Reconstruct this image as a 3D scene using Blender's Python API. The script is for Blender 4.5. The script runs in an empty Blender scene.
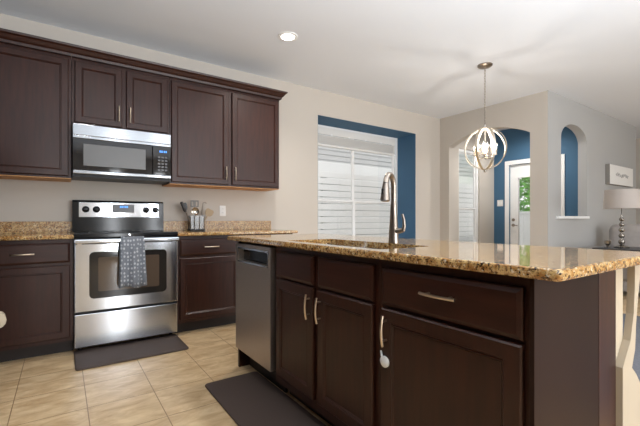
import bpy, bmesh, math, random
from mathutils import Vector, Matrix
random.seed(7)
SC = bpy.context.scene
COL = SC.collection
R = math.radians

# ------------------------------------------------------------------ camera
HY, FPX, YAW, CH = 219.0, 372.0, 34.75, 1.035
cam_d = bpy.data.cameras.new('camera')
cam = bpy.data.objects.new('camera', cam_d); COL.objects.link(cam)
cam.location = (0, 0, CH); cam.rotation_euler = (R(90), 0, R(-YAW))
cam_d.sensor_width = 36; cam_d.lens = FPX / 640 * 36
cam_d.shift_y = (HY - 213) / 640
cam_d.clip_start = 0.05
SC.camera = cam

# ------------------------------------------------------------------ view, world, sun, big lights
SC.view_settings.view_transform = 'Standard'
SC.view_settings.look = 'None'
SC.view_settings.gamma = 1
SC.view_settings.use_curve_mapping = False
SC.view_settings.exposure = 0.32

W = bpy.data.worlds.new('sky'); SC.world = W; W.use_nodes = True
bg = W.node_tree.nodes['Background']
bg.inputs[0].default_value = (0.985, 0.99, 1.0, 1); bg.inputs[1].default_value = 1.05

sun_d = bpy.data.lights.new('sun', 'SUN'); sun_d.energy = 1.0; sun_d.angle = R(2); sun_d.color = (1, .96, .9)
sun = bpy.data.objects.new('sun', sun_d); COL.objects.link(sun)
sun.rotation_euler = (R(42), 0, R(-25))


def area(name, loc, rot, sx, sy, power, col):
    d = bpy.data.lights.new(name, 'AREA'); d.shape = 'RECTANGLE'; d.size = sx; d.size_y = sy
    d.energy = power; d.color = col
    o = bpy.data.objects.new(name, d); COL.objects.link(o); o.location = loc; o.rotation_euler = rot
    return o


# area lights added as daylight fill in unseen openings of the rear wall
area('daylight_fill_patio', (3.2, -3.9, 1.25), (R(90), 0, 0), 1.2, 2.1, 40, (.92, .96, 1))
area('daylight_fill_living', (5.6, -3.9, 1.25), (R(90), 0, 0), 3.0, 2.1, 48, (.92, .96, 1))
area('steel_streak_fill', (1.17, -3.9, 1.25), (R(90), 0, 0), .22, 2.1, 44, (.92, .96, 1))  # narrow light added to streak the brushed steel of the range
area('steel_streak_fill', (2.25, -3.9, 1.25), (R(90), 0, 0), .20, 2.1, 40, (.92, .96, 1))  # second narrow light added for the steel streaks
# large unseen upward fill light, added to brighten the ceiling
area('upward_fill', (.9, -1.0, 1.2), (R(180), 0, 0), 4.0, 3.4, 190, (.83, .915, 1))


def ceiling_spot(name, loc, power, size=140):
    d = bpy.data.lights.new(name, 'SPOT'); d.energy = power; d.spot_size = R(size); d.spot_blend = .8; d.shadow_soft_size = .07
    d.color = (1, .97, .93)
    o = bpy.data.objects.new(name, d); COL.objects.link(o); o.location = loc


# the further recessed lights of the same ceiling, above the frame
for p_ in ((.15, 1.3, 2.72), (.2, 2.75, 2.72), (2.1, .8, 2.72), (3.9, -.3, 2.72), (3.6, .6, 2.72), (6.6, .3, 2.72)):
    ceiling_spot('recessed_light', p_, 16)
ceiling_spot('entry_fill', (6.2, 3.2, 2.70), 55, 165)  # unseen fill spot added to brighten the entry beyond the arch


# ------------------------------------------------------------------ materials
def lin(c):
    return tuple((v / 255 / 12.92) if v / 255 <= .04045 else ((v / 255 + .055) / 1.055) ** 2.4 for v in c) + (1,)


def mat(name, col, rough=.5, metal=0, spec=.5, noise=0, nscale=20, bump=0, bscale=200, emit=None, estr=0, coat=0, stretch=None):
    m = bpy.data.materials.new(name); m.use_nodes = True
    nt = m.node_tree; p = nt.nodes['Principled BSDF']
    c = lin(col)
    p.inputs['Base Color'].default_value = c
    p.inputs['Roughness'].default_value = rough
    p.inputs['Metallic'].default_value = metal
    p.inputs['Specular IOR Level'].default_value = spec
    p.inputs['Coat Weight'].default_value = coat
    if noise or bump:
        tc = nt.nodes.new('ShaderNodeTexCoord'); mp = nt.nodes.new('ShaderNodeMapping')
        nt.links.new(tc.outputs['Object'], mp.inputs['Vector'])
        if stretch: mp.inputs['Scale'].default_value = stretch
    if noise:
        n = nt.nodes.new('ShaderNodeTexNoise'); n.inputs['Scale'].default_value = nscale; n.inputs['Detail'].default_value = 5
        nt.links.new(mp.outputs[0], n.inputs['Vector'])
        r = nt.nodes.new('ShaderNodeValToRGB')
        r.color_ramp.elements[0].position = .3; r.color_ramp.elements[1].position = .7
        r.color_ramp.elements[0].color = tuple(x * (1 - noise) for x in c[:3]) + (1,)
        r.color_ramp.elements[1].color = tuple(min(1, x * (1 + noise)) for x in c[:3]) + (1,)
        nt.links.new(n.outputs['Fac'], r.inputs[0]); nt.links.new(r.outputs[0], p.inputs['Base Color'])
    if bump:
        n2 = nt.nodes.new('ShaderNodeTexNoise'); n2.inputs['Scale'].default_value = bscale
        nt.links.new(mp.outputs[0], n2.inputs['Vector'])
        b = nt.nodes.new('ShaderNodeBump'); b.inputs['Strength'].default_value = bump; b.inputs['Distance'].default_value = .002
        nt.links.new(n2.outputs['Fac'], b.inputs['Height']); nt.links.new(b.outputs[0], p.inputs['Normal'])
    if emit:
        p.inputs['Emission Color'].default_value = lin(emit); p.inputs['Emission Strength'].default_value = estr
    return m


def brushed(m, amount=.9):
    p = m.node_tree.nodes['Principled BSDF']
    p.inputs['Anisotropic'].default_value = amount; p.inputs['Anisotropic Rotation'].default_value = .25
    return m


def granite(rough=.05):
    m = bpy.data.materials.new('granite'); m.use_nodes = True
    nt = m.node_tree; p = nt.nodes['Principled BSDF']; L = nt.links
    tc = nt.nodes.new('ShaderNodeTexCoord')

    def noise(scale, detail, e0, e1):
        n = nt.nodes.new('ShaderNodeTexNoise'); n.inputs['Scale'].default_value = scale; n.inputs['Detail'].default_value = detail
        n.inputs['Roughness'].default_value = .65
        L.new(tc.outputs['Object'], n.inputs['Vector'])
        r = nt.nodes.new('ShaderNodeValToRGB')
        r.color_ramp.elements[0].position = e0; r.color_ramp.elements[1].position = e1
        L.new(n.outputs['Fac'], r.inputs[0]); return r

    def mix(fac, a, b):
        x = nt.nodes.new('ShaderNodeMix'); x.data_type = 'RGBA'
        L.new(fac, x.inputs['Factor'])
        if isinstance(a, tuple): x.inputs['A'].default_value = a
        else: L.new(a, x.inputs['A'])
        x.inputs['B'].default_value = b
        return x.outputs['Result']
    base = mix(noise(40, 4, .4, .6).outputs[0], lin((208, 174, 118)), lin((164, 116, 62)))
    base = mix(noise(85, 3, .60, .66).outputs[0], base, lin((222, 208, 180)))
    base = mix(noise(90, 4, .54, .59).outputs[0], base, lin((104, 74, 46)))
    base = mix(noise(130, 3, .57, .61).outputs[0], base, lin((32, 25, 22)))
    L.new(base, p.inputs['Base Color'])
    p.inputs['Roughness'].default_value = rough; p.inputs['IOR'].default_value = 1.62
    return m


def tile_floor():
    m = bpy.data.materials.new('beige_floor_tile'); m.use_nodes = True
    nt = m.node_tree; p = nt.nodes['Principled BSDF']; L = nt.links
    tc = nt.nodes.new('ShaderNodeTexCoord'); sp = nt.nodes.new('ShaderNodeSeparateXYZ')
    L.new(tc.outputs['Object'], sp.inputs[0])

    def math_(op, a, b):
        n = nt.nodes.new('ShaderNodeMath'); n.operation = op
        for i, v in enumerate((a, b)):
            if isinstance(v, (int, float)): n.inputs[i].default_value = v
            else: L.new(v, n.inputs[i])
        return n.outputs[0]

    def line(sock, off, pitch):
        a = math_('ADD', sock, off); b = math_('DIVIDE', a, pitch); f = math_('FRACT', math_('ADD', b, 100), 0)
        d = math_('ABSOLUTE', math_('SUBTRACT', f, .5), 0)
        return math_('GREATER_THAN', d, .5 - .0022 / pitch)
    gx = line(sp.outputs[0], -.115, .34); gy = line(sp.outputs[1], -2.40, .34)
    g = math_('MAXIMUM', gx, gy)
    n = nt.nodes.new('ShaderNodeTexNoise'); n.inputs['Scale'].default_value = 9; n.inputs['Detail'].default_value = 10
    n.inputs['Roughness'].default_value = .62; n.inputs['Distortion'].default_value = .6
    mp = nt.nodes.new('ShaderNodeMapping'); mp.inputs['Scale'].default_value = (.7, 1.6, 1); mp.inputs['Rotation'].default_value = (0, 0, .4)
    L.new(tc.outputs['Object'], mp.inputs[0]); L.new(mp.outputs[0], n.inputs['Vector'])
    r = nt.nodes.new('ShaderNodeValToRGB')
    r.color_ramp.elements[0].position = .3; r.color_ramp.elements[0].color = lin((180, 146, 104))
    r.color_ramp.elements[1].position = .7; r.color_ramp.elements[1].color = lin((226, 200, 160))
    L.new(n.outputs['Fac'], r.inputs[0])
    x = nt.nodes.new('ShaderNodeMix'); x.data_type = 'RGBA'
    L.new(g, x.inputs['Factor']); L.new(r.outputs[0], x.inputs['A']); x.inputs['B'].default_value = lin((140, 108, 76))
    L.new(x.outputs['Result'], p.inputs['Base Color'])
    p.inputs['Roughness'].default_value = .32
    b = nt.nodes.new('ShaderNodeBump'); b.inputs['Strength'].default_value = .4; b.inputs['Distance'].default_value = .002
    L.new(math_('SUBTRACT', 1, g), b.inputs['Height']); L.new(b.outputs[0], p.inputs['Normal'])
    return m


def towel_mat():
    m = bpy.data.materials.new('grey_patterned_cloth'); m.use_nodes = True
    nt = m.node_tree; p = nt.nodes['Principled BSDF']; L = nt.links
    tc = nt.nodes.new('ShaderNodeTexCoord'); v = nt.nodes.new('ShaderNodeTexVoronoi')
    mp = nt.nodes.new('ShaderNodeMapping'); mp.inputs['Scale'].default_value = (1, 0, .75)
    v.inputs['Scale'].default_value = 42; v.inputs['Randomness'].default_value = .35
    L.new(tc.outputs['Object'], mp.inputs[0]); L.new(mp.outputs[0], v.inputs['Vector'])
    r = nt.nodes.new('ShaderNodeValToRGB')
    r.color_ramp.elements[0].position = .22; r.color_ramp.elements[0].color = lin((182, 185, 190))
    r.color_ramp.elements[1].position = .36; r.color_ramp.elements[1].color = lin((116, 121, 129))
    L.new(v.outputs['Distance'], r.inputs[0]); L.new(r.outputs[0], p.inputs['Base Color'])
    p.inputs['Roughness'].default_value = .9
    return m


def glass_mat(name, col=(255, 255, 255), rough=0.0, alpha=.12):
    # thin clear pane: mostly lets light straight through, with a glossy reflection
    m = bpy.data.materials.new(name); m.use_nodes = True
    nt = m.node_tree; nt.nodes.clear()
    out = nt.nodes.new('ShaderNodeOutputMaterial'); mx = nt.nodes.new('ShaderNodeMixShader')
    t = nt.nodes.new('ShaderNodeBsdfTransparent'); g = nt.nodes.new('ShaderNodeBsdfGlossy')
    t.inputs[0].default_value = lin(col); g.inputs['Roughness'].default_value = rough
    mx.inputs[0].default_value = alpha
    nt.links.new(t.outputs[0], mx.inputs[1]); nt.links.new(g.outputs[0], mx.inputs[2]); nt.links.new(mx.outputs[0], out.inputs[0])
    return m


M = dict(
    wall=mat('greige_wall_paint', (198, 190, 180), .85, bump=.15),
    wall2=mat('grey_wall_paint', (176, 175, 173), .85, bump=.15),
    ceil=mat('ceiling_paint', (233, 236, 241), .9, bump=.2),
    blue=mat('blue_wall_paint', (66, 105, 136), .7),
    white=mat('white_trim_paint', (244, 244, 243), .45),
    wood=mat('espresso_wood', (50, 23, 14), .38, spec=.38, noise=.28, nscale=6, stretch=(8, 8, .8)),
    woodh=mat('espresso_wood_horizontal', (50, 23, 14), .38, spec=.38, noise=.28, nscale=6, stretch=(.8, 8, 8)),
    lam=mat('espresso_laminate_panel', (40, 25, 19), .5, spec=.12, noise=.12, nscale=5),
    raw=mat('raw_plywood', (206, 150, 92), .6, noise=.1, nscale=10),
    kick=mat('dark_kick_board', (32, 22, 18), .6),
    steel=brushed(mat('stainless_steel', (190, 193, 198), .16, 1, noise=.05, nscale=30, stretch=(1, 1, 40))),
    steel_mw=brushed(mat('microwave_steel', (146, 149, 153), .2, 1)),
    steel_dw=mat('dark_stainless_steel', (180, 171, 165), .42, 1, noise=.05, nscale=30, stretch=(40, 40, 1)),
    nickel=mat('warm_brushed_nickel', (200, 184, 164), .3, 1),
    faucet=mat('brushed_nickel_faucet', (162, 151, 140), .3, 1),
    satin=mat('satin_nickel_band', (228, 218, 202), .45, 1),
    chrome=mat('polished_nickel', (205, 200, 192), .12, 1),
    black=mat('black_enamel', (12, 12, 14), .12, spec=.25),
    blackm=mat('black_plastic', (20, 19, 19), .4, spec=.3),
    bglass=mat('black_glass', (16, 11, 10), .06, spec=.35),
    ovengl=mat('dark_oven_glass', (38, 35, 33), .08, spec=.4),
    ovenin=mat('oven_window_glass', (88, 74, 62), .05),
    mwin=mat('microwave_window_mesh', (92, 91, 90), .3),
    panel=mat('grey_control_panel', (74, 74, 76), .3),
    led=mat('blue_display_digits', (60, 130, 220), .4, emit=(70, 150, 255), estr=1.2),
    granite=granite(), splash=granite(.34), tile=tile_floor(), towel=towel_mat(),
    rubber=mat('dark_brown_foam_mat', (74, 61, 55), .62, bump=.3, bscale=300),
    plast=mat('white_plastic', (232, 230, 226), .4),
    slot=mat('outlet_slot_grey', (120, 118, 115), .5),
    glass=glass_mat('window_glass', alpha=.06), shadeg=glass_mat('lamp_shade_glass', rough=.05, alpha=.18),
    acryl=glass_mat('clear_acrylic', (226, 226, 226), .3, .10),
    bulb=mat('bulb_glow', (255, 225, 180), .4, emit=(255, 214, 160), estr=2.4),
    can=mat('downlight_lens', (255, 250, 240), .4, emit=(255, 248, 236), estr=6),
    linen=mat('beige_linen_shade', (178, 169, 162), .9, bump=.2, bscale=120),
    mercury=mat('mercury_glass_metal', (150, 144, 136), .16, 1),
    darkwood=mat('charcoal_table_paint', (58, 58, 60), .4),
    leather=mat('light_grey_leather', (170, 164, 160), .55, noise=.06),
    canvas=mat('white_canvas', (232, 230, 226), .8),
    frameg=mat('grey_canvas_edge', (140, 136, 130), .7),
    ink=mat('grey_ink', (168, 166, 164), .8),
    knee=mat('beige_half_wall_paint', (186, 172, 150), .8),
    cream=mat('cream_painted_wood', (180, 166, 144), .6),
    rug=mat('blue_grey_rug', (104, 106, 113), .95, noise=.15, nscale=60, bump=.4),
    siding=mat('pale_grey_siding', (194, 195, 196), .7),
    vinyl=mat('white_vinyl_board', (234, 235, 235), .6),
    leaf=mat('green_leaf', (120, 190, 84), .6, noise=.3, nscale=8),
    bark=mat('tree_bark', (92, 74, 58), .9),
    ground=mat('grass_ground', (150, 150, 138), .95, noise=.2),
    tan=mat('tan_utensil_plastic', (168, 146, 116), .5),
    ubl=mat('dark_utensil_plastic', (52, 50, 52), .4),
)


# ------------------------------------------------------------------ helpers
def obj(name, bm, m, parent=None, loc=None, rot=None, smooth=False, kind=None):
    bmesh.ops.recalc_face_normals(bm, faces=bm.faces[:])
    me = bpy.data.meshes.new(name); bm.to_mesh(me); bm.free()
    mats = m if isinstance(m, (list, tuple)) else [m]
    for k in mats: me.materials.append(k)
    if smooth:
        for p in me.polygons: p.use_smooth = True
        try: me.set_sharp_from_angle(angle=R(40))
        except Exception: pass
    o = bpy.data.objects.new(name, me); COL.objects.link(o)
    if parent: o.parent = parent
    if loc: o.location = loc
    if rot: o.rotation_euler = rot
    if kind: o['kind'] = kind
    return o


def tag(o, label, cat, group=None):
    o['label'] = label; o['category'] = cat
    if group: o['group'] = group
    return o


def thing(name, label, cat, loc=(0, 0, 0), rotz=0, group=None):
    o = bpy.data.objects.new(name, None); o.empty_display_size = .05; COL.objects.link(o)
    o.location = loc; o.rotation_euler = (0, 0, R(rotz))
    return tag(o, label, cat, group)


def struct(name, bm, m, parent=None, **k):
    return obj(name, bm, m, parent, kind='structure', **k)


def bx(bm, x0, x1, y0, y1, z0, z1, bev=0, mi=0):
    vs = [bm.verts.new((x, y, z)) for x in (x0, x1) for y in (y0, y1) for z in (z0, z1)]
    fs = []
    for q in ((0, 1, 3, 2), (4, 6, 7, 5), (0, 4, 5, 1), (2, 3, 7, 6), (0, 2, 6, 4), (1, 5, 7, 3)):
        f = bm.faces.new([vs[i] for i in q]); f.material_index = mi; fs.append(f)
    if bev:
        bmesh.ops.recalc_face_normals(bm, faces=fs)
        es = list({e for f in fs for e in f.edges})
        bmesh.ops.bevel(bm, geom=es, offset=bev, segments=2, profile=.6, affect='EDGES')
    return bm


def box(*a, **k):
    return bx(bmesh.new(), *a, **k)


def tube(bm, pts, rad, n=10, closed=False, squash=None, cap=True):
    pts = [Vector(p) for p in pts]; N = len(pts)
    rs = rad if isinstance(rad, (list, tuple)) else [rad] * N
    rings = []; prev = None
    for i, p in enumerate(pts):
        if closed: t = pts[(i + 1) % N] - pts[i - 1]
        else: t = pts[min(i + 1, N - 1)] - pts[max(i - 1, 0)]
        t.normalize()
        if prev is None:
            a = Vector((0, 0, 1)) if abs(t.z) < .9 else Vector((1, 0, 0))
            u = t.cross(a).normalized()
        else:
            u = (prev - t * prev.dot(t)).normalized()
        prev = u; w = t.cross(u)
        sx, sy = squash or (1, 1)
        rings.append([bm.verts.new(p + rs[i] * (sx * math.cos(2 * math.pi * k / n) * u + sy * math.sin(2 * math.pi * k / n) * w)) for k in range(n)])
    for i in range(N if closed else N - 1):
        a, b = rings[i], rings[(i + 1) % N]
        for k in range(n):
            bm.faces.new((a[k], a[(k + 1) % n], b[(k + 1) % n], b[k]))
    if not closed and cap:
        bm.faces.new(rings[0][::-1]); bm.faces.new(rings[-1])
    return bm


def lathe(bm, prof, n=24, c=(0, 0, 0), axis='z', cap=True):
    rings = []
    for r, h in prof:
        ring = []
        for k in range(n):
            a = 2 * math.pi * k / n; x, y = r * math.cos(a), r * math.sin(a)
            v = (x, y, h) if axis == 'z' else ((x, -h, y) if axis == 'y' else (h, x, y))
            ring.append(bm.verts.new((v[0] + c[0], v[1] + c[1], v[2] + c[2])))
        rings.append(ring)
    for a, b in zip(rings, rings[1:]):
        for k in range(n): bm.faces.new((a[k], a[(k + 1) % n], b[(k + 1) % n], b[k]))
    if cap:
        bm.faces.new(rings[0][::-1]); bm.faces.new(rings[-1])
    return bm


def plate(bm, outer, holes, t0, t1, f):
    """flat plate with holes: 2-D loops (a, b) mapped by f(a, b, t)"""
    caps = []
    for t in (t0, t1):
        edges = []; loops = []
        for lp in [outer] + list(holes):
            vs = [bm.verts.new(f(a, b, t)) for a, b in lp]
            loops.append(vs)
            edges += [bm.edges.new((vs[i], vs[(i + 1) % len(vs)])) for i in range(len(vs))]
        bmesh.ops.triangle_fill(bm, edges=edges, use_beauty=True, use_dissolve=False)
        caps.append(loops)
    for la, lb in zip(*caps):
        for i in range(len(la)):
            j = (i + 1) % len(la)
            bm.faces.new((la[i], la[j], lb[j], lb[i]))
    return bm


def seg_arch(a0, a1, b0, spring, rise, n=24):
    c, h = (a0 + a1) / 2, (a1 - a0) / 2; rad = (h * h + rise * rise) / (2 * rise); t = math.asin(h / rad)
    return [(a0, b0), (a1, b0)] + [(c + rad * math.sin(t - 2 * t * k / n), spring + rise - rad + rad * math.cos(t - 2 * t * k / n)) for k in range(n + 1)]


def rect(a0, a1, b0, b1): return [(a0, b0), (a1, b0), (a1, b1), (a0, b1)]


def arch(a0, a1, b0, spring, rise, n=20):
    c, h = (a0 + a1) / 2, (a1 - a0) / 2
    return [(a0, b0), (a1, b0)] + [(c + h * math.cos(math.pi * k / n), spring + rise * math.sin(math.pi * k / n)) for k in range(n + 1)]


def rings_panel(bm, w, h, prof, x=0, z=0):
    """front panel in local axes: x width, z height, outward = -y. prof = (inset, outward depth)"""
    rs = []
    for ins, d in prof:
        rs.append([bm.verts.new(p) for p in ((x + ins, -d, z + ins), (x + w - ins, -d, z + ins), (x + w - ins, -d, z + h - ins), (x + ins, -d, z + h - ins))])
    bm.faces.new(rs[0])
    for a, b in zip(rs, rs[1:]):
        for k in range(4): bm.faces.new((a[k], a[(k + 1) % 4], b[(k + 1) % 4], b[k]))
    bm.faces.new(rs[-1])
    return bm


DOOR = [(0, 0), (0, .015), (.005, .020), (.048, .020), (.051, .0165), (.055, .0175), (.060, .012)]
DRAWER = [(0, 0), (0, .012), (.004, .015), (.014, .020)]


def handle_mesh(length, vertical):
    bm = bmesh.new(); n = 12
    pts = []
    for i in range(n + 1):
        s = -1 + 2 * i / n
        off = .029 - .008 * s * s
        pts.append((0, -off, s * length / 2) if vertical else (s * length / 2, -off, 0))
    tube(bm, pts, .0054, 8)
    for s in (-1, 1):
        q = s * length * .32
        a = (0, 0, q) if vertical else (q, 0, 0)
        tube(bm, [(a[0], 0, a[2]), (a[0], -.027, a[2])], .0045, 8)
    return bm


def make_door(parent, x, z, w, h, y=0, hx=None, hz=None, hl=.13, m='wood'):
    d = obj('door', rings_panel(bmesh.new(), w, h, DOOR), M[m], parent, (x, y, z))
    if hx is not None:
        obj('handle', handle_mesh(hl, True), M['nickel'], d, (hx, -.0195, hz), smooth=True)['label'] = 'warm nickel bow handle'
    return d


def make_drawer(parent, x, z, w, h, y=0, handle=True, name='drawer'):
    d = obj(name, rings_panel(bmesh.new(), w, h, DRAWER), M['woodh'], parent, (x, y, z))
    if handle:
        obj('handle', handle_mesh(.135, False), M['nickel'], d, (w / 2, -.0195, h / 2), smooth=True)['label'] = 'warm nickel bow handle'
    return d


def carcass(parent, w, depth, z0, z1, openings, top=True, name='body'):
    """cabinet box in local axes, front frame at y = 0 going back to depth"""
    bm = bmesh.new()
    plate(bm, rect(0, w, z0, z1), [rect(*o) for o in openings], 0, .02, lambda a, b, t: (a, t, b))
    bx(bm, 0, .018, .02, depth, z0, z1); bx(bm, w - .018, w, .02, depth, z0, z1)
    bx(bm, .018, w - .018, .02, depth, z0, z0 + .018)
    bx(bm, .018, w - .018, depth - .01, depth, z0 + .018, z1)
    if top: bx(bm, .018, w - .018, .02, depth - .01, z1 - .018, z1)
    return obj(name, bm, M['wood'], parent)


# ------------------------------------------------------------------ room shell
YB, XR, YN, XB, ZC = 4.03, 5.276, 2.321, 6.93, 2.735
XL, YREAR, XE = -1.25, -4.0, 10.0
struct('floor', box(XL - .1, XE + .1, YREAR - .1, YB + .12, -.08, 0), M['tile'])
struct('ceiling', box(XL - .1, XE + .1, YREAR - .1, YB + .5, ZC, ZC + .12), M['ceil'])
# back wall with the deep blue window recess
WX0, WX1, WZ0, WZ1, WY = 2.764, 4.66, .58, 2.40, 4.50
wb = struct('wall_back', plate(bmesh.new(), rect(XL, XR + .12, 0, ZC), [rect(WX0 - .003, WX1 + .003, WZ0 - .003, WZ1 + .003)], YB, YB + .12, lambda a, b, t: (a, t, b)), M['wall'])
bm = bmesh.new()
bx(bm, WX0 - .0028, WX0, YB, WY, WZ0 - .0028, WZ1 + .0028); bx(bm, WX1, WX1 + .0028, YB, WY, WZ0 - .0028, WZ1 + .0028)
bx(bm, WX0, WX1, YB, WY, WZ1, WZ1 + .0028); bx(bm, WX0, WX1, YB, WY, WZ0 - .0028, WZ0)
struct('window_reveal', bm, M['blue'], wb)
# wall between kitchen and entry, with the wide arch
wr = struct('wall_right', plate(bmesh.new(), rect(YN + .004, YB, 0, ZC), [seg_arch(2.551, 3.851, .02, 2.225, .175)], XR, XR + .13, lambda a, b, t: (t, a, b)), M['wall'])
# grey wall with the arched pass-through
wf = struct('wall_front', plate(bmesh.new(), rect(XR + .13, 8.72, 0, ZC), [arch(5.656, 6.525, 1.075, 2.17, .225)], YN, YN + .12, lambda a, b, t: (a, t, b)), M['wall2'])
struct('corner_face', box(XR, XR + .13, YN, YN + .0038, 0, ZC), M['wall2'], wf)
struct('wall_far', box(8.9, XE, YN + .5, YN + .6, 0, ZC), M['wall2'])
struct('trim_1', box(5.50, 6.50, YN - .045, YN + .14, 1.04, 1.075, bev=.006), M['white'])
# entry beyond the arch
NW = (5.80, 6.44, .45, 2.30)
struct('wall_entry', plate(bmesh.new(), rect(XR + .13, XB + .12, 0, ZC), [rect(*NW)], YB, YB + .12, lambda a, b, t: (a, t, b)), M['wall'])
DY0, DY1, DZ = 2.86, 3.73, 2.05
struct('wall_blue', plate(bmesh.new(), rect(YN + .12, YB, 0, ZC), [rect(DY0, DY1, .005, DZ)], XB, XB + .12, lambda a, b, t: (t, a, b)), M['blue'])
struct('wall_left', box(XL - .1, XL, YREAR, YB, 0, ZC), M['lam'])  # dark finish added to this unseen wall to cut bounce onto the island
struct('wall_rear', plate(bmesh.new(), rect(XL, XE, 0, ZC), [rect(1.06, 1.28, .2, 2.3), rect(2.15, 2.35, .2, 2.3), rect(2.6, 3.8, .2, 2.3), rect(4.1, 7.1, .2, 2.3)], YREAR - .1, YREAR, lambda a, b, t: (a, t, b)), M['wall'])
struct('wall_side', box(XE, XE + .1, YREAR, YN + .6, 0, ZC), M['wall'])
bm = bmesh.new(); bx(bm, 2.1, XR, YB - .014, YB, 0, .1)
struct('baseboard_back', bm, M['white'])
bm = bmesh.new(); bx(bm, XR - .014, XR, YN, 2.55, 0, .1); bx(bm, XR - .014, XR, 3.852, YB - .015, 0, .1)
struct('baseboard_right', bm, M['white'])
struct('baseboard_front', box(XR, 8.72, YN - .014, YN, 0, .1), M['white'])
bm = bmesh.new(); bx(bm, XB - .014, XB, YN + .12, DY0 - .085, 0, .1); bx(bm, XB - .014, XB, DY1 + .085, YB, 0, .1)
struct('baseboard_blue', bm, M['white'])


def sash_window(name, x0, x1, z0, z1, y, cols, rail, fr=.05):
    w = struct(name, plate(bmesh.new(), rect(x0, x1, z0, z1), [rect(x0 + fr, x1 - fr, z0 + fr, z1 - fr)], y, y + .07, lambda a, b, t: (a, t, b)), M['white'])
    cw = (x1 - x0 - 2 * fr) / cols
    for c in range(cols):
        a0 = x0 + fr + c * cw; a1 = a0 + cw
        for (b0, b1, dy) in ((z0 + fr, rail + .02, .012), (rail - .02, z1 - fr, .034)):
            e = .026 if cols > 1 else .022
            s = struct('sash', plate(bmesh.new(), rect(a0, a1, b0, b1), [rect(a0 + e, a1 - e, b0 + e, b1 - e)], y + dy, y + dy + .02, lambda a, b, t: (a, t, b)), M['white'], w)
            struct('pane', box(a0 + e, a1 - e, y + dy + .008, y + dy + .012, b0 + e, b1 - e), M['glass'], s)
    return w


sash_window('window_1', WX0 + .001, WX1 - .001, WZ0 + .001, WZ1 - .001, WY - .08, 2, 1.30, .055)
sash_window('window_2', NW[0] + .001, NW[1] - .001, NW[2] + .001, NW[3] - .001, YB + .03, 1, 1.22, .05)

# raised white blind above the kitchen window
bl = thing('window_blind', 'raised white slatted blind under the valance at the top of the blue window recess', 'blind', (0, 0, 0))
VY = WY - .14
obj('valance', box(WX0 + .03, WX1 - .11, VY, VY + .012, 2.255, 2.355, bev=.003), M['plast'], bl)
bm = bmesh.new()
for k in range(9): bx(bm, WX0 + .04, WX1 - .12, VY + .014, VY + .05, 2.125 + k * .014, 2.133 + k * .014)
obj('slat_stack', bm, M['plast'], bl)
obj('bottom_rail', box(WX0 + .04, WX1 - .12, VY + .004, VY + .054, 2.085, 2.118, bev=.004), M['plast'], bl)
for k in range(4):
    xx = WX0 + .45 + k * .33
    obj('valance_clip', box(xx, xx + .03, VY - .006, VY, 2.25, 2.272), M['white'], bl)

# entry door with a tall glass light
d = struct('door_1', plate(bmesh.new(), rect(DY0 + .003, DY1 - .003, .01, DZ - .004), [rect(DY0 + .14, DY1 - .155, .30, 1.80)], XB + .03, XB + .075, lambda a, b, t: (t, a, b)), M['white'])
struct('pane', box(XB + .048, XB + .054, DY0 + .14, DY1 - .155, .30, 1.80), M['glass'], d)
bm = plate(bmesh.new(), rect(DY0 + .115, DY1 - .13, .275, 1.825), [rect(DY0 + .14, DY1 - .155, .30, 1.80)], XB + .022, XB + .03, lambda a, b, t: (t, a, b))
struct('glass_bead', bm, M['white'], d)
bm = bmesh.new(); lathe(bm, [(.028, 0), (.028, .008), (.018, .014), (.018, .03)], 16, axis='x'); 
for v in bm.verts: v.co.x = -v.co.x
struct('deadbolt', bm, M['faucet'], d, loc=(XB + .029, DY1 - .065, 1.02), smooth=True)
bm = bmesh.new(); lathe(bm, [(.028, 0), (.028, .008), (.012, .014), (.012, .05)], 16, axis='x'); tube(bm, [(.045, 0, 0), (.05, -.05, 0), (.05, -.10, -.004)], .009, 8)
for v in bm.verts: v.co.x = -v.co.x
struct('door_lever', bm, M['faucet'], d, loc=(XB + .029, DY1 - .065, .92), smooth=True)
bm = plate(bmesh.new(), [(DY0 - .075, 0), (DY0, 0), (DY0, DZ), (DY1, DZ), (DY1, 0), (DY1 + .075, 0), (DY1 + .075, DZ + .075), (DY0 - .075, DZ + .075)], [], XB - .018, XB, lambda a, b, t: (t, a, b))
struct('trim_2', bm, M['white'])

# ------------------------------------------------------------------ outdoors
struct('ground', box(-6, 30, YB + .6, 30, -.35, -.05), M['ground'])
struct('ground_side', box(XB + .6, 30, -8, YB + .6, -.35, -.05), M['ground'])
fe = thing('board_fence', 'white horizontal board fence outside the kitchen window', 'fence', (5, 6.4, -.05))
bm = bmesh.new()
for k in range(15): bx(bm, -5, 6.4, -.012, .012, .05 + k * .137, .05 + k * .137 + .119, bev=.005)
obj('board_panel', bm, M['vinyl'], fe)
for k in range(6): obj('post', box(-5 + k * 2.26, -4.9 + k * 2.26, .013, .10, 0, 2.08), M['siding'], fe)
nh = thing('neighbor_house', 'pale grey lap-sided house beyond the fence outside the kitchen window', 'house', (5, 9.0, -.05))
bm = bmesh.new()
for k in range(34):
    z = .0 + k * .15
    v = [bm.verts.new(p) for p in ((-9, -.02, z), (9, -.02, z), (9, 0, z + .155), (-9, 0, z + .155), (-9, .2, z), (9, .2, z), (9, .2, z + .155), (-9, .2, z + .155))]
    for q in ((0, 1, 2, 3), (4, 7, 6, 5), (0, 3, 7, 4), (1, 5, 6, 2), (0, 4, 5, 1), (3, 2, 6, 7)): bm.faces.new([v[i] for i in q])
obj('siding', bm, M['siding'], nh)
obj('sunlit_siding_band', box(-9, 9, -.06, -.021, 2.16, 2.78, bev=.01), M['vinyl'], nh)  # white board puts the sunlit band of the siding into the colour
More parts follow.
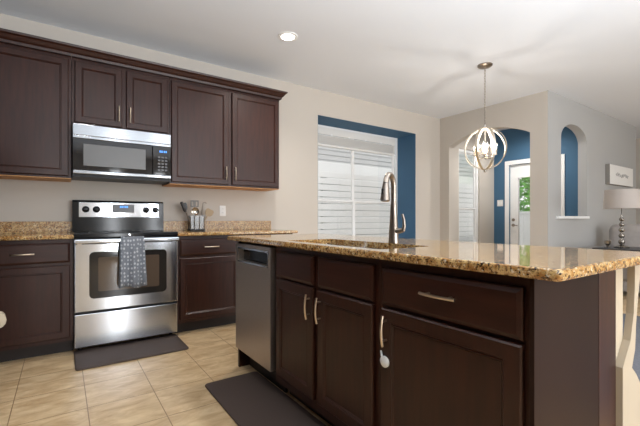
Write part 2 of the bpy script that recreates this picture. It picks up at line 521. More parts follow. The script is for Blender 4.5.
obj('roof', plate(bmesh.new(), [(-.5, 5.1), (-.5, 5.25), (2.5, 6.6), (5, 5.3), (5, 5.1)], [], -9.3, 9.3, lambda a, b, t: (t, a, b)), M['darkwood'], nh)
fe2 = thing('yard_fence', 'white solid yard fence seen low through the entry door glass', 'fence', (11.8, 5.5, -.05), 90)
bm = bmesh.new()
for k in range(37): bx(bm, -5 + k * .2, -5 + k * .2 + .192, -.012, .012, .05, 1.25, bev=.005)
obj('board_panel', bm, M['vinyl'], fe2)
obj('top_rail', box(-5, 2.4, -.03, .03, 1.25, 1.32), M['vinyl'], fe2)
tr = thing('garden_tree', 'bushy green tree seen through the entry door glass', 'tree', (14.2, 6.6, -.05))
obj('trunk', tube(bmesh.new(), [(0, 0, 0), (.03, .02, 1.0), (0, .05, 2.0)], [.14, .11, .07], 10), M['bark'], tr, smooth=True)
bm = bmesh.new()
for k in range(3200):
    th = random.random() * 6.283; ph = math.acos(random.uniform(-1, 1)); r = 1.7 * random.random() ** .4
    c = Vector((r * math.sin(ph) * math.cos(th), r * math.sin(ph) * math.sin(th), 2.3 + 1.3 * r / 1.7 * math.cos(ph) * 1.25))
    a = Vector((random.gauss(0, 1), random.gauss(0, 1), random.gauss(0, 1))).normalized(); b = a.orthogonal().normalized()
    s = random.uniform(.07, .14); cc = a.cross(b) * .015
    vs = [bm.verts.new(c + p) for p in (a * s, b * s * .5 + cc, -a * s, -b * s * .5 + cc)]
    bm.faces.new(vs)
obj('foliage', bm, M['leaf'], tr)

# ------------------------------------------------------------------ upper cabinets
UF = 3.70   # face frame plane of the uppers
UD = YB - .003 - UF


def upper(x0, x1, z0, z1, doors, label):
    t = thing('wall_cabinet', label, 'cabinet', (x0, UF, 0), 0, 'dark upper cabinets on the back wall')
    w = x1 - x0
    bm = bmesh.new()
    ops = [(a + .02, b - .02, c + .02, e - .02) for a, b, c, e, *_ in doors]
    carcass(t, w, UD, z0, z1, ops)
    obj('underside', box(.0, w, .0, UD, z0 - .006, z0 - .0005), M['raw'], t)['label'] = 'unpainted plywood underside'
    for a, b, c, e, hx, hz in doors:
        make_door(t, a, c, b - a, e - c, -.001, hx, hz, .135)
    return t


upper(-.55, .064, 1.372, 2.39, [(.012, .594, 1.388, 2.345, .03, .12)], 'dark wooden upper cabinet left of the microwave, cut by the photo edge')
upper(.067, .833, 1.822, 2.39, [(.020, .368, 1.838, 2.345, .322, .115), (.402, .746, 1.838, 2.345, .028, .115)], 'short two-door dark upper cabinet directly above the microwave')
upper(.836, 2.006, 1.372, 2.39, [(.014, .572, 1.388, 2.345, .530, .115), (.612, 1.158, 1.388, 2.345, .030, .115)], 'wide two-door dark upper cabinet right of the microwave')
# crown moulding swept along the front and round the right end
CR = [(0, 2.372), (.012, 2.372), (.016, 2.392), (.030, 2.402), (.046, 2.426), (.060, 2.436), (.064, 2.452), (0, 2.452)]
bm = bmesh.new(); fy = UF - .0215; ex = 2.0075
secs = []
for mode in range(3):
    ring = []
    for o, z in CR:
        p = ((-.55, fy - o, z), (ex + o, fy - o, z), (ex + o, YB - .002, z))[mode]
        ring.append(bm.verts.new(p))
    secs.append(ring)
n = len(CR)
for a, b in zip(secs, secs[1:]):
    for k in range(n): bm.faces.new((a[k], a[(k + 1) % n], b[(k + 1) % n], b[k]))
bm.faces.new(secs[0]); bm.faces.new(secs[-1][::-1])
tag(obj('crown_molding', bm, M['wood']), 'stepped dark wooden crown molding running along the top of the upper cabinets', 'molding')

# ------------------------------------------------------------------ microwave
mw = thing('microwave', 'stainless and black over-the-range microwave hung under the short upper cabinet', 'microwave', (.07, 3.63, 0))
MWW = .76
obj('body', box(0, MWW, .02, YB - 3.63 - .004, 1.385, 1.815), M['blackm'], mw)
obj('vent_panel', box(0, MWW, -.012, .0195, 1.722, 1.815, bev=.004), M['steel_mw'], mw)
obj('top_trim', box(0, MWW, -.014, .0195, 1.698, 1.7205, bev=.003), M['steel_mw'], mw)
obj('door', box(0, .60, -.008, .0195, 1.4365, 1.697, bev=.003), M['bglass'], mw)
obj('window', box(.075, .545, -.0105, -.0082, 1.475, 1.655, bev=.001), M['mwin'], mw)
cp = obj('control_panel', box(.603, MWW, -.008, .0195, 1.4365, 1.697, bev=.003), M['bglass'], mw)
bm = bmesh.new()
for k in range(4):
    x = .662 + k * .016 + (.004 if k > 1 else 0); bx(bm, x, x + .009, -.0095, -.0082, 1.642, 1.660)
obj('display', bm, M['led'], cp)
bm = bmesh.new()
for i in range(5):
    for j in range(3): bx(bm, .648 + j * .03, .668 + j * .03, -.0095, -.0082, 1.475 + i * .029, 1.489 + i * .029)
obj('keypad', bm, M['panel'], cp)
obj('handle', box(0, MWW, -.022, .0195, 1.406, 1.4355, bev=.006), M['steel_mw'], mw)

# ------------------------------------------------------------------ range
rg = thing('kitchen_range', 'freestanding stainless electric range with black cooktop between the base cabinets', 'range', (.0755, 3.395, 0))
RW = .759
obj('body', box(0, RW, .03, YB - 3.395 - .02, .035, .90), M['blackm'], rg)
dr = obj('storage_drawer', box(.003, RW - .003, -.004, .029, .045, .300, bev=.006), M['steel'], rg)
bm = bmesh.new(); bx(bm, .003, RW - .003, -.012, .029, .318, .845, bev=.006)
od = obj('oven_door', bm, M['steel'], rg)


def round_rect(x0, x1, z0, z1, r, n=6):
    p = []
    for cx, cz, a in ((x1 - r, z0 + r, -90), (x1 - r, z1 - r, 0), (x0 + r, z1 - r, 90), (x0 + r, z0 + r, 180)):
        for k in range(n + 1):
            t = R(a + 90 * k / n); p.append((cx + r * math.cos(t), cz + r * math.sin(t)))
    return p


obj('door_glass', plate(bmesh.new(), round_rect(.098, .664, .415, .778, .035), [], -.0165, -.0122, lambda a, b, t: (a, t, b)), M['ovengl'], od)
obj('window', plate(bmesh.new(), round_rect(.158, .604, .468, .735, .012), [], -.0185, -.0167, lambda a, b, t: (a, t, b)), M['ovenin'], od)
bm = bmesh.new(); bx(bm, .0, RW, -.062, -.036, .848, .880, bev=.008); bx(bm, .02, .05, -.037, .0, .852, .872); bx(bm, RW - .05, RW - .02, -.037, .0, .852, .872)
bx(bm, .02, .05, -.02, .0, .83, .872); bx(bm, RW - .05, RW - .02, -.02, .0, .83, .872)
obj('door_handle', bm, M['steel'], od)
ck = obj('cooktop', box(0, RW, -.012, .60, .888, .925, bev=.006), M['black'], rg)
for x, y, r in ((.2, .15, .10), (.56, .15, .08), (.2, .42, .08), (.56, .42, .10)):
    bm = bmesh.new(); lathe(bm, [(r - .004, .9252), (r - .004, .9262), (r, .9262), (r, .9252), (r - .004, .9252)], 32, (x, y, 0), cap=False)
    obj('burner_ring', bm, M['panel'], ck)
obj('front_badge', lathe(bmesh.new(), [(.009, 0), (.009, .003)], 12, (RW / 2, -.0125, .908), axis='y'), M['steel'], ck)
bm = bmesh.new()
gy = YB - 3.395
plate(bm, [(gy - .085, .926), (gy - .03, .926), (gy - .03, 1.205), (gy - .06, 1.205), (gy - .075, 1.19)], [], 0, RW, lambda a, b, t: (t, a, b))
bgd = obj('backguard', bm, M['black'], rg)
fyb = gy - .0795
panel_pts = [(.045, 1.060), (RW - .045, 1.060), (RW - .045, 1.185), (.045, 1.185)]
bm = bmesh.new(); bx(bm, .045, RW - .045, gy - .092, gy - .074, 1.050, 1.186, bev=.004)
pn = obj('control_panel', bm, M['steel'], rg)
bm = bmesh.new(); bx(bm, .308, .492, gy - .096, gy - .0922, 1.095, 1.172, bev=.002)
dp = obj('display', bm, M['panel'], pn)
bm = bmesh.new()
for k in range(4):
    x = .372 + k * .017 + (.004 if k > 1 else 0); bx(bm, x, x + .011, gy - .0975, gy - .0962, 1.140, 1.158)
obj('clock_digits', bm, M['led'], dp)
bm = bmesh.new()
for k in range(9): bx(bm, .375 + k * .0075, .380 + k * .0075, gy - .0935, gy - .0922, 1.068, 1.075)
obj('logo', bm, M['panel'], pn)
for x in (.10, .182, .598, .680):
    bm = bmesh.new(); lathe(bm, [(.029, 0), (.029, .006), (.023, .010), (.020, .028), (.017, .030)], 20, axis='y'); bx(bm, -.0045, .0045, -.036, -.028, -.018, .018, bev=.001)
    obj('knob', bm, M['black'], pn, (x, gy - .0922, 1.122), smooth=True)
for x in (.04, RW - .04):
    for y in (.08, .55): obj('foot', lathe(bmesh.new(), [(.016, 0), (.014, .034)], 12, (x, y, 0)), M['blackm'], rg)

# ------------------------------------------------------------------ dish towel over the range handle
bm = bmesh.new()
prof = [(3.372, .70), (3.371, .80), (3.3655, .878), (3.357, .889), (3.344, .890), (3.333, .885), (3.327, .865)] + [(3.325 - .002 * k, .865 - .046 * k) for k in range(1, 8)] + [(3.311, .497)]
NX = 22; grid = []
for j, (y, z) in enumerate(prof):
    row = []; fl = max(0, j - 5) / (len(prof) - 6)
    for i in range(NX + 1):
        s = i / NX
        x = .388 + .164 * s + fl * ((s - .5) * .034)
        yy = y - fl * (.010 * (1 + math.sin(s * 13 + .6)) + .006 * math.sin(s * 29))
        zz = z + (fl ** 6) * (.008 * math.sin(s * 7) - .006)
        row.append(bm.verts.new((x, yy, zz)))
    grid.append(row)
for j in range(len(prof) - 1):
    for i in range(NX): bm.faces.new((grid[j][i], grid[j][i + 1], grid[j + 1][i + 1], grid[j + 1][i]))
tw = obj('dish_towel', bm, M['towel'], smooth=True)
so = tw.modifiers.new('thick', 'SOLIDIFY'); so.thickness = .004; so.offset = 1
tag(tw, 'grey dish towel with pale dots hanging over the range handle', 'towel')
bm = bmesh.new(); grid = []
for j in range(9):
    f = j / 8
    grid.append([bm.verts.new((.378 - .012 * f + .03 * i / 5 * (1 - .2 * f), 3.3235 - .004 * f + .006 * math.sin(i * 1.2), .865 - f * .372)) for i in range(6)])
for j in range(8):
    for i in range(5): bm.faces.new((grid[j][i], grid[j][i + 1], grid[j + 1][i + 1], grid[j + 1][i]))
tf = obj('side_fold', bm, M['towel'], tw, smooth=True)
so = tf.modifiers.new('thick', 'SOLIDIFY'); so.thickness = .004

# ------------------------------------------------------------------ base cabinets on the back wall
BF = 3.442; BD = YB - .003 - BF


def base_back(x0, x1, label, handle_side):
    t = thing('base_cabinet', label, 'cabinet', (x0, BF, 0), 0, 'dark base cabinets along the back wall')
    w = x1 - x0
    carcass(t, w, BD, .10, .882, [(.04, w - .04, .72, .84), (.04, w - .04, .14, .66)])
    obj('toe_kick', box(.0, w, .075, .092, .0, .0995), M['kick'], t)
    make_drawer(t, .024, .705, w - .046, .148, -.001)
    make_door(t, .024, .13, w - .046, .552, -.001, None)
    return t


base_back(-.54, .0725, 'dark base cabinet left of the range, with a drawer above its door', 0)
base_back(.838, 1.445, 'dark base cabinet right of the range under the utensil holder', 0)
base_back(1.448, 2.03, 'dark base cabinet at the right end of the back counter, mostly behind the dishwasher', 0)


def slab(name, outline, z0, z1, m, hole=None, r=.009):
    """stone slab with eased edges; outline counter-clockwise, optional rectangular hole"""
    bm = bmesh.new(); N = len(outline)

    def inset(pts, d):
        out = []
        for i in range(len(pts)):
            p0, p1, p2 = Vector(pts[i - 1]), Vector(pts[i]), Vector(pts[(i + 1) % len(pts)])
            a = (p1 - p0).normalized(); b = (p2 - p1).normalized()
            n1 = Vector((-a.y, a.x)); n2 = Vector((-b.y, b.x)); nn = (n1 + n2).normalized()
            out.append(p1 + nn * (d / max(.3, nn.dot(n1))))
        return out
    prof = [(r, z0), (r * .3, z0 + r * .3), (0, z0 + r), (0, z1 - r), (r * .3, z1 - r * .3), (r, z1)]
    rings = []
    for d, z in prof:
        rings.append([bm.verts.new((p[0], p[1], z)) for p in inset(outline, d)])
    for a, b in zip(rings, rings[1:]):
        for k in range(N): bm.faces.new((a[k], a[(k + 1) % N], b[(k + 1) % N], b[k]))
    hl = []
    for ring, z in ((rings[0], z0), (rings[-1], z1)):
        es = [bm.edges.get((ring[k], ring[(k + 1) % N])) for k in range(N)]
        if hole:
            vs = [bm.verts.new((p[0], p[1], z)) for p in hole]; hl.append(vs)
            es += [bm.edges.new((vs[k], vs[(k + 1) % len(vs)])) for k in range(len(vs))]
        bmesh.ops.triangle_fill(bm, edges=es, use_beauty=True)
    if hole:
        for k in range(len(hole)):
            j = (k + 1) % len(hole); bm.faces.new((hl[0][k], hl[0][j], hl[1][j], hl[1][k]))
    return obj(name, bm, m)


CF = 3.39
ct = slab('countertop', rect(-.60, .0735, CF, YB - .002), .8835, .914, M['granite'])
tag(ct, 'speckled tan granite countertop left of the range', 'countertop')
obj('backsplash', box(-.60, .0735, YB - .022, YB - .002, .9145, 1.014, bev=.002), M['splash'], ct)
ct = slab('countertop', rect(.8365, 2.065, CF, YB - .002), .8835, .914, M['granite'])
tag(ct, 'speckled tan granite countertop right of the range, under the wall outlet', 'countertop')
obj('backsplash', box(.8365, 2.065, YB - .022, YB - .002, .9145, 1.014, bev=.002), M['splash'], ct)

# ------------------------------------------------------------------ outlet and switch plates


def outlet(loc, label):
    o = thing('wall_outlet', label, 'outlet', loc)
    obj('cover_plate', box(-.035, .035, -.006, 0, -.058, .058, bev=.003), M['plast'], o)
    for z in (-.022, .022):
        r_ = obj('receptacle', lathe(bmesh.new(), [(.016, 0), (.016, .002)], 16, (0, -.006, z), axis='y'), M['plast'], o)
        bm = bmesh.new(); bx(bm, -.007, -.005, -.0092, -.0081, z - .004, z + .006); bx(bm, .005, .007, -.0092, -.0081, z - .004, z + .006)
        obj('slot', bm, M['slot'], r_)


outlet((1.472, YB - .0005, 1.125), 'white wall outlet above the granite backsplash right of the utensil holder')
sw = thing('light_switch', 'white double switch plate on the blue wall left of the entry door', 'switch', (XB - .0005, 3.905, 1.34), -90)
obj('cover_plate', box(-.058, .058, -.006, 0, -.06, .06, bev=.003), M['plast'], sw)
for x in (-.024, .024): obj('rocker', box(x - .015, x + .015, -.010, -.0062, -.03, .03, bev=.002), M['white'], sw)

# ------------------------------------------------------------------ utensil holder and utensils
UX, UY = 1.145, 3.905
uh = thing('utensil_holder', 'clear ribbed utensil holder with black base on the counter right of the range', 'holder', (UX, UY, .9145))
obj('base', box(-.078, .078, -.05, .05, 0, .016, bev=.004), M['blackm'], uh)
bm = bmesh.new()
for a in ((-.073, -.068, -.045, .045), (.068, .073, -.045, .045), (-.068, .068, -.045, -.040), (-.068, .068, .040, .045)):
    bx(bm, *a, .0165, .155)
obj('clear_wall', bm, M['acryl'], uh)
bm = bmesh.new()
for x in (-.07, -.03, .02, .07): tube(bm, [(x, -.048, .0165), (x, -.048, .15)], .004, 8)
obj('rib', bm, M['chrome'], uh)


def utensil(name, label, x, y, tx, ty, length, head, m, hm):
    t = thing(name, label, 'utensil', (x, y, .935), 0, None)
    dirv = Vector((tx, ty, length)).normalized()
    top = dirv * length
    obj('shaft', tube(bmesh.new(), [(0, 0, 0), tuple(top)], .006, 8), m, t, smooth=True)
    bm = bmesh.new(); head(bm)
    ho = obj('head', bm, hm, t, tuple(top), smooth=True)
    ho.rotation_euler = (-math.atan2(ty, length), math.atan2(tx, length), 0)
    return t


def blade(w, h, t=.003):
    def f(bm):
        pts = [(-w * .3, 0), (w * .3, 0), (w * .5, h * .35), (w * .5, h * .85), (w * .35, h), (-w * .35, h), (-w * .5, h * .85), (-w * .5, h * .35)]
        plate(bm, pts, [], -t, t, lambda a, b, q: (a, q, b))
    return f


def bowl(r):
    def f(bm):
        lathe(bm, [(r * .2, -.0), (r * .75, .008), (r, .024), (r * .94, .026), (r * .7, .012), (r * .2, .005)], 18)
        for v in bm.verts: v.co = Vector((v.co.x, -v.co.z + .01, v.co.y + r * .8))
    return f


def grip(bm): tube(bm, [(0, 0, 0), (0, 0, .02), (0, 0, .10), (0, 0, .11)], [.010, .018, .016, .009], 10)


def whisk(bm):
    for k in range(5):
        a = math.pi * k / 5
        pts = [(.03 * math.sin(math.pi * s / 12) * math.cos(a) * (1 if s < 99 else 1), .03 * math.sin(math.pi * s / 12) * math.sin(a), .085 * (1 - math.cos(math.pi * s / 12)) / 2) for s in range(13)]
        tube(bm, pts, .0015, 5)
        tube(bm, [(-p[0], -p[1], p[2]) for p in pts], .0015, 5)


def hook(bm):
    tube(bm, [(0, 0, 0), (0, 0, .03), (.012, 0, .046), (.03, 0, .046), (.036, 0, .034)], .005, 8)


utensil('serving_tongs', 'dark handled tongs leaning left out of the utensil holder', UX - .035, UY - .015, -.085, -.01, .19, grip, M['faucet'], M['ubl'])
utensil('serving_spoon', 'dark spoon leaning left beside the tongs in the utensil holder', UX - .045, UY + .02, -.055, .01, .20, blade(.05, .075), M['ubl'], M['ubl'])
utensil('soup_ladle', 'shiny steel ladle standing bowl up at the front of the utensil holder', UX + .012, UY - .02, -.03, -.012, .15, bowl(.042), M['chrome'], M['chrome'])
utensil('slotted_turner', 'pale grey turner with a wide flat end at the back of the utensil holder', UX - .01, UY + .022, .0, .0, .225, lambda bm: plate(bm, rect(-.042, .042, 0, .07), [rect(-.030, -.012, .012, .055), rect(.012, .030, .012, .055)], -.002, .002, lambda a, b, q: (a, q, b)), M['slot'], M['slot'])
utensil('spatula', 'tan spatula leaning right out of the utensil holder', UX + .04, UY - .018, .075, -.015, .15, blade(.085, .075), M['tan'], M['tan'])
utensil('strainer_spoon', 'steel utensil with a hooked end leaning right behind the tan spatula', UX + .045, UY + .02, .03, .01, .235, hook, M['faucet'], M['faucet'])

# ------------------------------------------------------------------ floor mats


def floor_mat(x0, x1, y0, y1, label):
    o = slab('floor_mat', round_rect(x0, x1, y0, y1, .025, 4), .0005, .015, M['rubber'], r=.006)
    tag(o, label, 'mat', 'dark kitchen floor mats')


floor_mat(.075, .832, 3.015, 3.462, 'dark brown cushioned mat on the tiles in front of the range')
floor_mat(.722, 1.076, .95, 2.303, 'dark brown cushioned mat on the tiles along the island beside the dishwasher')

# ------------------------------------------------------------------ refrigerator at the left edge
fr = thing('refrigerator', 'stainless refrigerator at the far left edge, only its handle end showing', 'refrigerator', (-.305, 2.86, 0), 90)
obj('body', box(-.92, 0, .06, .90, .02, 1.75), M['blackm'], fr)
for x0, x1, z0, z1 in ((-.92, -.463, .72, 1.75), (-.457, 0, .72, 1.75)):
    dd = obj('door', box(x0, x1, 0, .058, z0, z1, bev=.008), M['steel'], fr)
    hx = -.49 if x0 < -.5 else -.43
    obj('handle', tube(bmesh.new(), [(hx, 0, .85), (hx, -.022, .87), (hx, -.026, 1.1), (hx, -.026, 1.4), (hx, -.022, 1.63), (hx, 0, 1.65)], .010, 10), M['nickel'], dd, smooth=True)
dd = obj('freezer_drawer', box(-.92, 0, 0, .058, .06, .712, bev=.008), M['steel'], fr)
obj('handle', tube(bmesh.new(), [(-.80, 0, .53), (-.80, -.03, .53), (-.44, -.032, .53), (-.435, -.036, .53), (-.395, -.036, .53), (-.39, 0, .53)], [.02, .02, .02, .042, .042, .03], 14), M['cream'], dd, smooth=True)

# ------------------------------------------------------------------ kitchen island
IX = 1.018      # face frame plane, looking towards -X


def island_thing(name, label, cat, y0, group=None):
    return thing(name, label, cat, (IX, y0, 0), -90, group)


ID = .545
ep = thing('island_end_panel', 'dark flat end panel on the near end of the island', 'panel', (0, 0, 0))
obj('panel', box(IX - .018, 1.418, .4725, .484, .0, .8825), M['lam'], ep)
obj('edge_stile', box(1.419, 1.566, .471, .484, .0, .8825, bev=.002), M['wood'], ep)
# dishwasher
dw = island_thing('dishwasher', 'stainless dishwasher with a dark pocket handle at the far end of the island', 'dishwasher', 2.455)
DWW = .530
obj('tub', box(.004, DWW - .004, .03, ID, .10, .872), M['blackm'], dw)
bm = bmesh.new()
plate(bm, rect(.004, DWW - .006, .150, .868), [rect(.050, DWW - .040, .757, .836)], -.028, .029, lambda a, b, t: (a, t, b))
dp_ = obj('door', bm, M['steel_dw'], dw)
bm = bmesh.new(); bx(bm, .0505, DWW - .0405, .012, .028, .7575, .8355)
obj('handle_pocket', bm, M['black'], dp_)
obj('pocket_trim', plate(bmesh.new(), rect(.040, DWW - .030, .747, .846), [rect(.050, DWW - .040, .757, .836)], -.031, -.0282, lambda a, b, t: (a, t, b)), M['steel'], dp_)
obj('kick_plate', box(.01, DWW - .01, .075, .09, 0, .145), M['kick'], dw)
obj('island_side_panel', box(IX - .0, IX + ID, 2.457, 2.480, 0, .8825), M['wood'])
tag(bpy.data.objects['island_side_panel'], 'thin dark panel closing the island beside the dishwasher', 'panel')
# sink base
sb = island_thing('island_cabinet', 'wide two-door dark island cabinet under the sink', 'cabinet', 1.915, 'dark island cabinets')
SW = 1.915 - 1.058
carcass(sb, SW, ID, .10, .8825, [(.06, .40, .73, .83), (.47, .82, .73, .83), (.06, .40, .19, .68), (.47, .82, .19, .68)], top=False)
obj('toe_kick', box(0, SW, .092, .108, 0, .0995), M['kick'], sb)
make_drawer(sb, .035, .711, .377, .142, -.001, False, 'false_drawer')
make_drawer(sb, .453, .711, .381, .142, -.001, False, 'false_drawer')
make_door(sb, .035, .155, .377, .543, -.001, .353, .452, .120)
make_door(sb, .453, .155, .381, .543, -.001, .027, .452, .120)
# near cabinet
nc = island_thing('island_cabinet', 'dark island cabinet nearest the camera, with a wide handled drawer over one door', 'cabinet', 1.056, 'dark island cabinets')
NWD = 1.056 - .4845
carcass(nc, NWD, ID, .10, .8825, [(.06, .52, .73, .83), (.06, .52, .19, .68)])
obj('toe_kick', box(0, NWD, .092, .108, 0, .0995), M['kick'], nc)
dw2 = make_drawer(nc, .025, .711, .527, .140, -.001, False)
obj('handle', handle_mesh(.135, False), M['nickel'], dw2, (.27, -.0195, .078), smooth=True)
make_door(nc, .025, .155, .527, .543, -.001, .030, .464, .114)
# child lock hanging at the near cabinet door
ck_ = island_thing('child_safety_lock', 'small white plastic child safety lock on the near island cabinet door', 'lock', 1.01)
bm = bmesh.new(); lathe(bm, [(.013, 0), (.019, .003), (.019, .009), (.013, .013)], 20, axis='y')
for v in bm.verts: v.co.x *= 1.15; v.co.z *= 1.1
obj('latch', bm, M['plast'], ck_, (.006, -.0215, .502), smooth=True)
bm = bmesh.new(); tube(bm, [(.0, -.026, .508), (-.010, -.027, .520), (-.015, -.026, .538)], [.006, .005, .0035], 8, squash=(1, .6))
obj('strap', bm, M['plast'], ck_, smooth=True)
# knee wall behind the cabinets
kw = thing('knee_wall', 'beige half wall behind the dark end panel, carrying the island bar overhang', 'half wall', (0, 0, 0))
obj('wall_core', box(1.5675, 1.655, .478, 2.48, 0, .8825), M['knee'], kw)


def knee_pt(u, v, y):
    s, c = math.sin(R(YAW)), math.cos(R(YAW)); a = (u - 320) / FPX; b = -(v - HY) / FPX
    r = (s + a * c, c - a * s, b); k = y / r[1]
    return (r[0] * k, CH + r[2] * k)


KP = [(1.775, .8825), (1.70, .8825), (1.698, .80), (1.686, .695), (1.652, .605), (1.576, .525), (1.575, .0), (1.80, .0), (1.80, .33), (1.755, .43), (1.71, .475), (1.668, .505), (1.70, .565), (1.712, .66), (1.735, .76)]
bm = plate(bmesh.new(), KP, [], .455, .4775, lambda a, b, t: (a, t, b))
obj('curved_bracket', bm, M['cream'], kw)['label'] = 'cream curved support bracket'
# granite top with the sink cut-out
SX0, SX1, SY0, SY1 = 1.040, 1.345, 1.076, 1.83
top_out = round_rect(.97, 1.772,   .398, 2.57, .016, 5)
isl = slab('island_countertop', top_out, .8835, .914, M['granite'], hole=round_rect(SX0, SX1, SY0, SY1, .02, 5))
tag(isl, 'long speckled granite island countertop with the sink cut-out', 'countertop')
sk = thing('sink', 'undermount steel sink set into the island countertop', 'sink', (0, 0, 0))
bm = bmesh.new()
o1 = round_rect(SX0 - .012, SX1 + .012, SY0 - .012, SY1 + .012, .04, 5); i1 = round_rect(SX0 - .003, SX1 + .003, SY0 - .003, SY1 + .003, .04, 5); i2 = round_rect(SX0 + .01, SX1 - .01, SY0 + .01, SY1 - .01, .04, 5)
lv = [(o1, .8832), (i1, .8832), (i2, .70)]; rg_ = [[bm.verts.new((p[0], p[1], z)) for p in L] for L, z in lv]
for a, b in zip(rg_, rg_[1:]):
    for k in range(len(a)): bm.faces.new((a[k], a[(k + 1) % len(a)], b[(k + 1) % len(a)], b[k]))
bm.faces.new(rg_[-1])
obj('basin', bm, M['steel'], sk, smooth=True)
obj('drain', lathe(bmesh.new(), [(.04, .7005), (.042, .704), (.03, .7045), (.028, .7015)], 20, ((SX0 + SX1) / 2, 1.4, 0)), M['chrome'], sk, smooth=True)
# faucet
fa = thing('faucet', 'tall brushed nickel pull-down faucet behind the island sink', 'faucet', (1.39, 1.345, .9145))
obj('body', lathe(bmesh.new(), [(.027, 0), (.027, .006), (.0255, .012), (.024, .05), (.020, .11), (.0155, .19), (.0136, .21)], 20), M['faucet'], fa, smooth=True)
ux, uy = -.948, -.314
pts = [(0, 0, .20), (0, 0, .283)]
for k in range(1, 9):
    a = math.pi * k / 8.6; rr = .044
    pts.append((ux * rr * (1 - math.cos(a)), uy * rr * (1 - math.cos(a)), .283 + .060 * math.sin(a)))
obj('spout', tube(bmesh.new(), pts, [.0135] * 3 + [.0140] * 7, 12), M['faucet'], fa, smooth=True)
e = Vector(pts[-1]); dd = Vector((ux * .10, uy * .10, -1)).normalized()
sh = [e + dd * t for t in (0, .02, .07, .085, .09)]
hd = obj('spray_head', tube(bmesh.new(), sh, [.0145, .017, .0225, .0235, .019], 14), M['faucet'], fa, smooth=True)
bq = e + dd * .045 + Vector((-.019, 0, 0))
obj('spray_button', box(bq.x - .003, bq.x + .003, bq.y - .006, bq.y + .006, bq.z - .018, bq.z + .018, bev=.002), M['blackm'], hd)
obj('lever', tube(bmesh.new(), [(0, -.01, .060), (0, -.045, .061), (.004, -.062, .066), (.006, -.066, .085), (.004, -.066, .115), (0, -.058, .145)], [.013, .0125, .011, .0085, .007, .006], 12), M['faucet'], fa, smooth=True)

# ------------------------------------------------------------------ recessed ceiling light
dl = thing('ceiling_downlight', 'round recessed downlight in the white ceiling above the range', 'downlight', (1.73, 3.017, ZC))
obj('trim_ring', lathe(bmesh.new(), [(.062, -.0005), (.066, -.008), (.09, -.006), (.093, -.0005)], 32), M['white'], dl, smooth=True)
obj('lens', lathe(bmesh.new(), [(.062, -.0006), (.061, -.004)], 32), M['can'], dl)
ld = bpy.data.lights.new('downlight_beam', 'SPOT'); ld.energy = 60; ld.spot_size = R(140); ld.spot_blend = .8; ld.shadow_soft_size = .06; ld.color = (1, .95, .88)
lo = bpy.data.objects.new('downlight_beam', ld); COL.objects.link(lo); lo.parent = dl; lo.location = (0, 0, -.02)

# ------------------------------------------------------------------ orb pendant
PX, PY, PZ, PR = 3.837, 2.336, 1.808, .235
pd = thing('pendant_lamp', 'nickel orb pendant lamp with glass shades hanging from the ceiling in front of the arch', 'lamp', (PX, PY, PZ))
obj('canopy', lathe(bmesh.new(), [(.078, ZC - PZ - .0005), (.078, ZC - PZ - .012), (.06, ZC - PZ - .026), (.015, ZC - PZ - .034), (.012, ZC - PZ - .04)], 28), M['faucet'], pd, smooth=True)
bm = bmesh.new(); zt = ZC - PZ - .035; zb = PR + .02; NL = 22
for k in range(NL):
    zc_ = zb + (k + .5) * (zt - zb) / NL; h = (zt - zb) / NL * .66
    pts = []
    for i in range(10):
        a = 2 * math.pi * i / 10; r0 = .008 * math.cos(a); z = zc_ + h * math.sin(a)
        pts.append((r0, 0, z) if k % 2 else (0, r0, z))
    tube(bm, pts, .0022, 5, closed=True)
obj('chain', bm, M['faucet'], pd, smooth=True)
for k, (az, tilt) in enumerate(((10, 90), (55, 90), (100, 90), (145, 90))):
    bm = bmesh.new(); n = 56
    A = Matrix.Rotation(R(az), 3, 'Z')
    w = .013; inner = PR - .004 - k * .0035; outer = inner + .003
    rr = []
    for i in range(n):
        a = 2 * math.pi * i / n
        rr.append([bm.verts.new(A @ Vector((r_ * math.cos(a), q, r_ * math.sin(a)))) for r_, q in ((inner, -w), (outer, -w), (outer, w), (inner, w))])
    for i in range(n):
        a, b = rr[i], rr[(i + 1) % n]
        for j in range(4): bm.faces.new((a[j], a[(j + 1) % 4], b[(j + 1) % 4], b[j]))
    obj('orb_band', bm, M['satin'], pd)
obj('stem', tube(bmesh.new(), [(0, 0, PR + .03), (0, 0, PR - .02), (0, 0, -.10)], .007, 10), M['chrome'], pd, smooth=True)
obj('bottom_finial', lathe(bmesh.new(), [(.004, -PR - .025), (.014, -PR - .015), (.016, -PR - .004), (.008, -PR + .012)], 14), M['chrome'], pd, smooth=True)
for k in range(4):
    a = R(25 + 90 * k); cx, cy = .088 * math.cos(a), .088 * math.sin(a)
    arm = obj('arm', tube(bmesh.new(), [(0, 0, -.09), (cx * .5, cy * .5, -.105), (cx * .9, cy * .9, -.098), (cx, cy, -.075)], .006, 8), M['chrome'], pd, smooth=True)
    obj('cup', lathe(bmesh.new(), [(.012, -.078), (.036, -.072), (.037, -.066), (.012, -.064)], 18, (cx, cy, 0)), M['chrome'], arm, smooth=True)
    obj('glass_shade', lathe(bmesh.new(), [(.035, -.0655), (.040, .055), (.038, .055), (.033, -.0635)], 20, (cx, cy, 0), cap=False), M['shadeg'], arm, smooth=True)
    obj('bulb', lathe(bmesh.new(), [(.008, -.0635), (.011, -.045), (.020, -.015), (.022, .002), (.014, .025), (.004, .035)], 14, (cx, cy, 0)), M['bulb'], arm, smooth=True)
    pl = bpy.data.lights.new('bulb_light', 'POINT'); pl.energy = 2.6; pl.shadow_soft_size = .02; pl.color = (1, .94, .86)
    po = bpy.data.objects.new('bulb_light', pl); COL.objects.link(po); po.parent = pd; po.location = (cx, cy, .045)

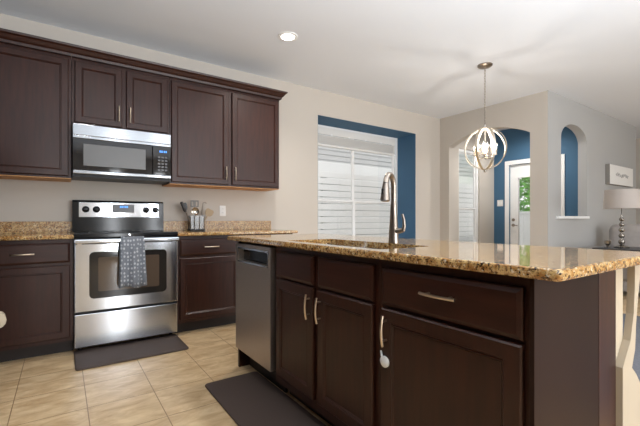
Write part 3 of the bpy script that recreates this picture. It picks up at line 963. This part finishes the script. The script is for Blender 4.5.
# ------------------------------------------------------------------ living room corner: table, lamp, chair, wall art
LX, LY = 5.57, 1.62
st = thing('side_table', 'charcoal side table carrying the beige shaded lamp', 'table', (5.66, 1.55, 0))
obj('tabletop', box(-.31, .31, -.30, .30, .655, .684, bev=.005), M['darkwood'], st)
obj('apron', box(-.27, .27, -.26, .26, .57, .6545), M['darkwood'], st)
for x in (-.27, .22):
    for y in (-.26, .21): obj('leg', box(x, x + .05, y, y + .05, 0, .5695), M['darkwood'], st)
lp = thing('table_lamp', 'table lamp with stacked silver ball stem and beige drum shade', 'lamp', (LX, LY, .6845))
obj('base', lathe(bmesh.new(), [(.075, 0), (.078, .012), (.05, .028), (.022, .04)], 24), M['mercury'], lp, smooth=True)
prof = []
z = .04
for k in range(5):
    rb = .034 - .002 * k
    for i in range(9):
        a = -1.25 + 2.5 * i / 8; prof.append((max(.009, rb * math.cos(a)), z + rb + rb * math.sin(a)))
    z += 2 * rb + .008
prof.append((.006, z + .03))
obj('ball_stem', lathe(bmesh.new(), prof, 20), M['mercury'], lp, smooth=True)
bm = bmesh.new(); z0, z1 = 1.160 - .6845, 1.388 - .6845
lathe(bm, [(.180, z0), (.165, z1), (.161, z1), (.176, z0)], 40, cap=False)
bm.verts.ensure_lookup_table()
obj('lamp_shade', bm, M['linen'], lp, smooth=True)
bm = bmesh.new(); tube(bm, [(0, 0, z), (0, 0, z1 - .005)], .005, 8)
for k in range(3): tube(bm, [(0, 0, z1 - .008), (.163 * math.cos(k * 2.1), .163 * math.sin(k * 2.1), z1 - .008)], .002, 5)
obj('harp', bm, M['mercury'], lp)
cb = thing('candle_holder', 'small faceted glass candle holder on the side table left of the lamp', 'candle holder', (5.50, 1.74, .6845))
obj('cup', lathe(bmesh.new(), [(.03, 0), (.032, .004), (.014, .015), (.014, .025), (.034, .05), (.036, .085), (.032, .085), (.03, .052), (.01, .032)], 8), M['mercury'], cb)
ac = thing('armchair', 'light grey leather armchair behind the table lamp', 'armchair', (6.52, 1.72, 0), -90)


def cushion(x0, x1, y0, y1, z0, z1, b):
    bm = box(x0, x1, y0, y1, z0, z1); bmesh.ops.bevel(bm, geom=bm.edges[:], offset=b, segments=5, profile=.5, affect='EDGES'); return bm


obj('seat', cushion(-.30, .30, -.35, .30, .20, .46, .07), M['leather'], ac, smooth=True)
obj('base', box(-.44, .44, -.32, .42, .06, .20, bev=.02), M['leather'], ac)
obj('backrest', cushion(-.42, .42, .20, .46, .30, .96, .11), M['leather'], ac, smooth=True)
for x in (-.46, .30): obj('arm', cushion(x, x + .16, -.36, .32, .14, .64, .06), M['leather'], ac, smooth=True)
for x in (-.40, .35):
    for y in (-.28, .34): obj('foot', box(x, x + .05, y, y + .05, 0, .0595), M['darkwood'], ac)
wa = thing('wall_art', 'white rectangular canvas with faint grey script on the grey wall above the lamp', 'picture', (7.24, YN - .001, 0))
obj('canvas_edge', box(0, 1.08, -.06, 0, 1.60, 1.925), M['frameg'], wa)
cf = obj('canvas_front', box(.004, 1.076, -.064, -.0605, 1.604, 1.921), M['canvas'], wa)
pts = []
for i in range(91):
    s = i / 90; am = .028 * (.5 + .5 * abs(math.sin(s * 9)))
    pts.append((.25 + s * .58 + .012 * math.sin(s * 70), -.066, 1.765 + am * math.sin(s * 52) + .012 * math.sin(s * 11)))
obj('script_lettering', tube(bmesh.new(), pts, .006, 5), M['ink'], cf)
rgo = slab('area_rug', rect(2.3, 5.0, -.9, 1.75), .0005, .012, M['rug'], r=.004)
tag(rgo, 'blue grey rug on the floor past the island at the right edge', 'rug')
